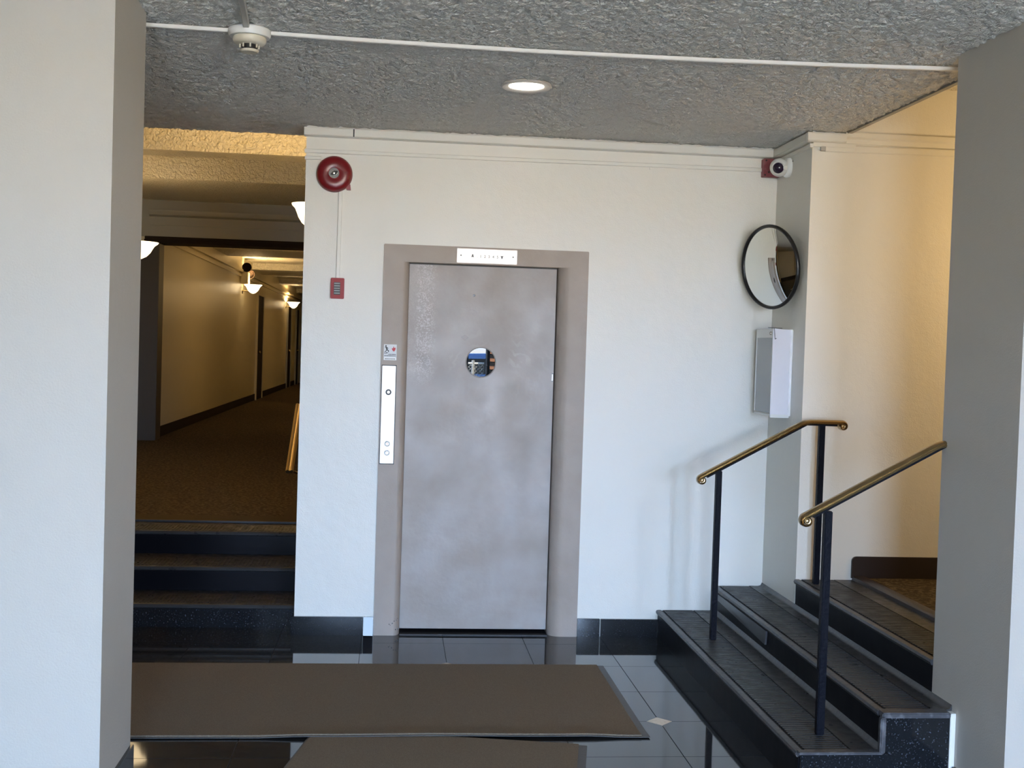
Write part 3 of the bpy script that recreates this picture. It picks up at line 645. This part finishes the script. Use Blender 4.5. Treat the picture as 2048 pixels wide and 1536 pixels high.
# ------------------------------------------------------------------ brass railings
def rail_profile():   # (across, depth below the top) of the moulded cap
    return [(0, 0), (.012, .001), (.019, .005), (.023, .010), (.020, .0135), (.024, .017), (.022, .023), (.016, .026),
            (-.016, .026), (-.022, .023), (-.024, .017), (-.020, .0135), (-.023, .010), (-.019, .005), (-.012, .001)]
def make_railing():
    t = thing('railing', (1.71, 6.01, Z1), 'brass topped iron railing standing beside the elevator wall', 'railing', 'brass topped railings on the right steps')
    sl_ = math.atan(.547); d = Vector((math.cos(sl_), 0, math.sin(sl_))); n0 = Vector((-math.sin(sl_), 0, math.cos(sl_)))
    R0 = .031; c0 = Vector((1.6155, 6.01, 1.000)); c1 = Vector((2.362, 6.01, 1.3005))
    fr = []
    def frame(ptop, nrm, hs, ws=1.0): fr.append([ptop + Vector((0, 1, 0))*a*ws - nrm*dd*hs for a, dd in rail_profile()])
    N = 36; tot = R(430)
    for i in range(N, 0, -1):            # lower scroll, from its eye outward
        u = i/N; phi = math.atan2(n0.z, n0.x) + tot*u; nr = Vector((math.cos(phi), 0, math.sin(phi)))
        rad = R0*(1-u)+.012*u; hs = .9*(1-min(1, u*4)) + .34*min(1, u*4)*(1-.4*u)
        frame(c0+nr*rad, nr, hs)
    ps = c0 + n0*R0; frame(ps, n0, .95); frame(ps+d*.04, n0, 1)
    topz = 1.3005+R0
    tt = (topz-ps.z)/d.z; bend = ps + d*tt
    for k in range(1, 6):
        u = k/6; nn = (n0*(1-u)+Vector((0, 0, 1))*u).normalized(); a = bend-d*.05; b_ = bend+Vector((.05, 0, 0))
        q = a*(1-u)**2 + bend*2*u*(1-u) + b_*u*u
        if k == 1: frame(a, n0, 1)
        frame(q, nn, 1)
    frame(Vector((c1.x-.04, 6.01, topz)), Vector((0, 0, 1)), 1); frame(Vector((c1.x, 6.01, topz)), Vector((0, 0, 1)), .95)
    for i in range(1, N+1):
        u = i/N; phi = R(90)-tot*u; nr = Vector((math.cos(phi), 0, math.sin(phi)))
        rad = R0*(1-u)+.012*u; hs = .9*(1-min(1, u*4)) + .34*min(1, u*4)*(1-.4*u)
        frame(c1+nr*rad, nr, hs)
    h = part('handrail', B().sweep(fr), 'brass', t, 0, 40)
    for c in (c0, c1): part('scroll_eye', B().lathe([(0, -.0215), (.0055, -.0215), (.007, -.0205), (.0085, -.0215), (.0125, -.0215), (.0135, -.02), (.0135, .02), (.0125, .0215), (.0085, .0215), (.007, .0205), (.0055, .0215), (0, .0215)], Matrix.Translation(c) @ Ry, 20), 'brass', h)
    bar = B()                             # flat iron bar under the cap
    p0 = ps+d*.03-n0*.0255; p1 = bend-n0*.0255-d*.003; p2 = Vector((c1.x-.03, 6.01, topz-.0255))
    for a, b_, nn in ((p0, p1, n0), (p1, p2, Vector((0, 0, 1)))):
        bar.sweep([[q + Vector((0, y, 0)) - nn*hh for y, hh in ((-.015, 0), (.015, 0), (.015, .008), (-.015, .008))] for q in (a, b_)])
    part('bar', bar, 'iron', t)
    for x, z0 in ((1.705, Z1), (2.252, Z3)):
        zt_ = min(topz-.03, ps.z + (x-ps.x)*.547 - .034)
        part('post', B().box(x-.0155, x+.0155, 6.01-.0155, 6.01+.0155, z0+.001, zt_), 'iron', t, .003)
    return t
ra = make_railing()
rb2 = copy_tree(ra, None, (.0135, 4.484-6.01, .002)); rb2['label'] = 'brass topped iron railing at the near end of the steps'
for k in rb2.children:
    if k.name.startswith('handrail') or k.name.startswith('bar'): k.location.z += .011; k.location.x += .002
hr = thing('wall_handrail', (-.56, 7.1, 1.0), 'moulded brass handrail sloping up beside the dark hall stairs', 'handrail')
fr = []
a, c = Vector((-.5815, 6.83, .905)), Vector((-.588, 7.52, 1.255)); d = (c-a).normalized(); nn = Vector((0, -d.z, d.y)).normalized()
prof = [(-.024, .004), (-.022, .012), (-.012, .017), (-.004, .012), (.004, .012), (.012, .017), (.022, .012), (.024, .004), (.018, -.006), (-.018, -.006)]
for q in (a, a+d*.004, c): fr.append([q + Vector((u_, 0, 0))*(1 if q != a else .9) + nn*v_ for u_, v_ in prof])
part('rail', B().sweep(fr), 'brass', hr, 0, 40)
for q in (a+d*.08, c-d*.08): part('wall_bracket', B().cyl(q-nn*.006, q-nn*.045+Vector((.01, 0, 0)), .006, 10).cyl(q-nn*.045+Vector((.01, 0, 0)), (XL, q.y, q.z-.05), .007, 10), 'brass', hr)

# ------------------------------------------------------------------ floor mats
def mat_thing(x0, x1, y0, y1, rot, label, lift=None):
    cx, cy = (x0+x1)/2, (y0+y1)/2
    t = thing('floor_mat', (cx, cy, 0), label, 'mat', 'brown entrance mats')
    bw = .035; hx, hy = (x1-x0)/2, (y1-y0)/2
    def grid(b_, xs, ys, z0, z1):
        n = len(xs); k = len(ys); P = []
        for top in (1, 0):
            for y in ys:
                for x in xs: P.append((cx+x, cy+y, (z1 if top else z0) + (lift(cx+x, cy+y) if lift else 0)))
        Fc = []
        for j in range(k-1):
            for i in range(n-1):
                a_ = j*n+i; Fc += [(a_, a_+1, a_+n+1, a_+n), (n*k+a_+n, n*k+a_+n+1, n*k+a_+1, n*k+a_)]
        for i in range(n-1): Fc += [(i, n*k+i, n*k+i+1, i+1), ((k-1)*n+i+1, n*k+(k-1)*n+i+1, n*k+(k-1)*n+i, (k-1)*n+i)]
        for j in range(k-1): Fc += [(j*n+n, n*k+j*n+n, n*k+j*n, j*n), (j*n+n-1, n*k+j*n+n-1, n*k+j*n+2*n-1, j*n+2*n-1)]
        return b_.poly(P, Fc)
    ls_ = lambda a_, b_, n: [a_+(b_-a_)*i/n for i in range(n+1)]
    part('border', grid(B(), ls_(-hx, hx, 40), ls_(-hy, -hy+.25, 5)+ls_(-hy+.3, hy, 6), .0005, .0035), 'matrim', t)
    part('pile', grid(B(), ls_(-hx+bw*.3, hx-bw, 40), ls_(-hy+.012, -hy+.25, 5)+ls_(-hy+.3, hy-.002, 6), .003, .0095), 'mat', t)
    t.rotation_euler = (0, 0, rot)
    return t
def curl(x, y):
    k = max(0, min(1, (5.06-y)/.13)); e = max(0, min(1, (x+.50)/.15))*max(0, min(1, (1.02-x)/.15))
    return .0108*k*k*(3-2*k)*(.35+.65*e) + .003*k*math.sin(x*7)*e*.5
mat_thing(-1.62, 1.137, 4.918, 6.064, 0, 'large brown entrance mat lying crosswise before the elevator wall', curl)
m2 = mat_thing(-.33+.02, .855, 3.2, 4.955, 0, 'second brown mat tucked under the front edge of the larger one')
m2.rotation_euler = (0, 0, R(-10.5)); m2.location = (.115, 4.065, 0)

# ------------------------------------------------------------------ hall lamps
def point(name, loc, e, r=.04, col=(1, .67, .31)):
    l = bpy.data.lights.new(name, 'POINT'); l.energy = e; l.color = col; l.shadow_soft_size = r
    o = bpy.data.objects.new(name, l); COL.objects.link(o); o.location = loc; return o
def sconce(c, wall_x, r, label, e, plate=True):
    """frosted bowl uplight, c = centre of its rim, on the wall plane x = wall_x"""
    c = Vector(c); t = thing('wall_sconce', (wall_x, c.y, c.z-.08), label, 'wall light', 'bowl sconces along the hall')
    T = Matrix.Translation(c)
    part('bowl', B().lathe([(r, 0), (r*.97, -.012), (r*.80, -.035), (r*.70, -.065), (r*.60, -.10), (r*.40, -.14), (r*.15, -.165), (0, -.17), (0, -.162), (r*.36, -.134), (r*.55, -.098), (r*.64, -.06), (r*.74, -.034), (r*.94, -.004), (r, 0)], T, 40), 'bowl', t, 0, 60)
    s_ = 1 if c.x > wall_x else -1
    part('arm', B().cyl((wall_x, c.y, c.z-.12), (c.x-s_*r*.3, c.y, c.z-.13), .012), 'brass', t)
    part('wall_plate', B().lathe([(0, .015), (.05, .012), (.06, 0), (0, 0)], Matrix.Translation((wall_x, c.y, c.z-.12)) @ Matrix.Rotation(R(90*s_), 4, 'Y'), 24), 'brass', t)
    point('sconce_bulb', (c.x, c.y, c.z-.030), e, .025)
    return t
sconce((-.655, 8.8, 2.672), XL, .128, 'lit frosted bowl sconce partly hidden behind the elevator wall edge', 130)
sconce((-2.56, 12.05, 2.60), HW, .19, 'lit frosted bowl sconce peeking out from behind the left pier', 8)
sconce((-2.70, 22.7, 2.72), -2.9, .17, 'lit sconce under the emergency light on the corridor wall', 62)
sconce((-2.70, 31.6, 2.72), -2.9, .17, 'far lit sconce near the end of the corridor', 62)
point('corridor_fill', (-.75, 17.5, 2.70), 15, .12); point('corridor_fill', (-.75, 27.5, 2.70), 11, .12)   # added unseen fill lights without fixtures, brighten the left corridor wall
point('stair_hall_bulb', (3.95, D2-.75, 2.3), 40, .08)
emg = thing('emergency_light', (-2.9, 22.5, 2.9), 'emergency light unit with twin lamp heads on the corridor wall', 'emergency light')
part('battery_box', B().box(-2.9, -2.76, 22.35, 22.65, 2.72, 2.94), 'cream', emg, .01)
for y, z in ((22.42, 3.03), (22.9, 2.93)):
    hd = part('lamp_head', B().lathe([(0, .0), (.06, .005), (.085, .05), (.088, .075), (.08, .075), (.06, .03), (0, .02)], Matrix.Translation((-2.80, y, z)) @ Vector((.25, -.95, -.1)).to_track_quat('Z', 'Y').to_matrix().to_4x4(), 24), 'brown', emg, 0, 50)
    part('lamp_neck', B().cyl((-2.82, y, z-.02), (-2.83, 22.5, 2.90), .015, 10), 'cream', hd)

# ------------------------------------------------------------------ outdoors, seen only in reflections
struct('ground', B().box(-6, 8, -14.2, -4.35, -.3, -.05), 'concrete')
fc = thing('chain_link_fence', (.5, -9, 0), 'chain link fence across the street seen reflected in the round window', 'fence')
part('top_rail', B().cyl((-2.5, -9, 1.36), (1.71, -9, 1.36), .022, 10), 'galv', fc)
for x in (-2.3, -.4, 1.50): part('post', B().cyl((x, -9, -.05), (x, -9, 1.42), .03, 12), 'galv', fc)
wm = B(); x = -4.0
while x < 3.3:
    for s_ in (1, -1):
        za, zb = 0, 1.35; xa, xb = x, x+s_*1.35
        if s_ < 0: xa, xb = x+.03, x+.03-1.35
        lo, hi = -2.5, 1.71
        def clip(xv): return max(lo, min(hi, xv))
        ta, tb = 0., 1.
        dx_ = xb-xa
        t1, t2 = sorted(((lo-xa)/dx_, (hi-xa)/dx_)); ta, tb = max(0, t1), min(1, t2)
        if tb-ta > .02: wm.cyl((xa+dx_*ta, -9+.004*s_, 1.35*ta), (xa+dx_*tb, -9+.004*s_, 1.35*tb), .004, 4)
    x += .075
o = part('wire_mesh', wm, 'galv', fc); o['kind'] = 'stuff'
bp_ = thing('brick_pier', (2.3, -8.7, 0), 'orange brick pier beside the chain link fence', 'pier')
part('core', B().box(1.75, 2.69, -9.17, -8.23, -.05, 2.1), 'grout', bp_)
bmesh_ = B().box(0, .21, 0, .10, 0, .062).mesh('brick', bevel=.004)
for row in range(29):
    for k in range(-1, 5):
        x = 1.74+k*.222+(row % 2)*.111
        if x < 1.72 or x > 2.49: continue
        link('brick', bmesh_, 'brick', bp_, (x, -8.23-.085, row*.072-.03))
cr_ = thing('car', (1.6, -13.0, -.05), 'blue parked car seen beyond the fence in the round window', 'car')
prof = [(-1.0, .25), (-1.0, .85), (-.6, 1.0), (.1, 1.06), (.6, 1.50), (2.6, 1.56), (3.3, 1.45), (3.5, 1.0), (3.55, .3)]
part('body', B().prism(prof, 'y', -13.8, -12.2), 'carblue', cr_, .06)
part('side_glass', B().prism([(.4, 1.1), (.72, 1.40), (2.6, 1.44), (3.1, 1.36), (3.2, 1.1)], 'y', -12.20, -12.185), 'voidglass', cr_)
for x in (-.3, 2.8):
    for y in (-12.22, -13.78): part('wheel', B().cyl((x, y-.1, .27), (x, y+.1, .27), .32, 24), 'tyre', cr_)
bu = thing('hedge', (1.2, -10.2, 0), 'low green hedge behind the chain link fence', 'hedge')
hb = B(); rr = random.Random(7)
for k in range(500):
    p = Vector((rr.uniform(-2.4, 1.65), rr.uniform(-10.6, -9.9), rr.uniform(0, .95))); q = Matrix.Rotation(rr.uniform(0, 6.28), 3, 'Z') @ Matrix.Rotation(rr.uniform(-1, 1), 3, 'X')
    hb.poly([p+q @ Vector(v) for v in ((-.06, 0, 0), (0, .03, .04), (.06, 0, 0), (0, -.03, -.04))], [(0, 1, 2, 3)])
o = part('leaves', hb, 'bush', bu); o['kind'] = 'stuff'
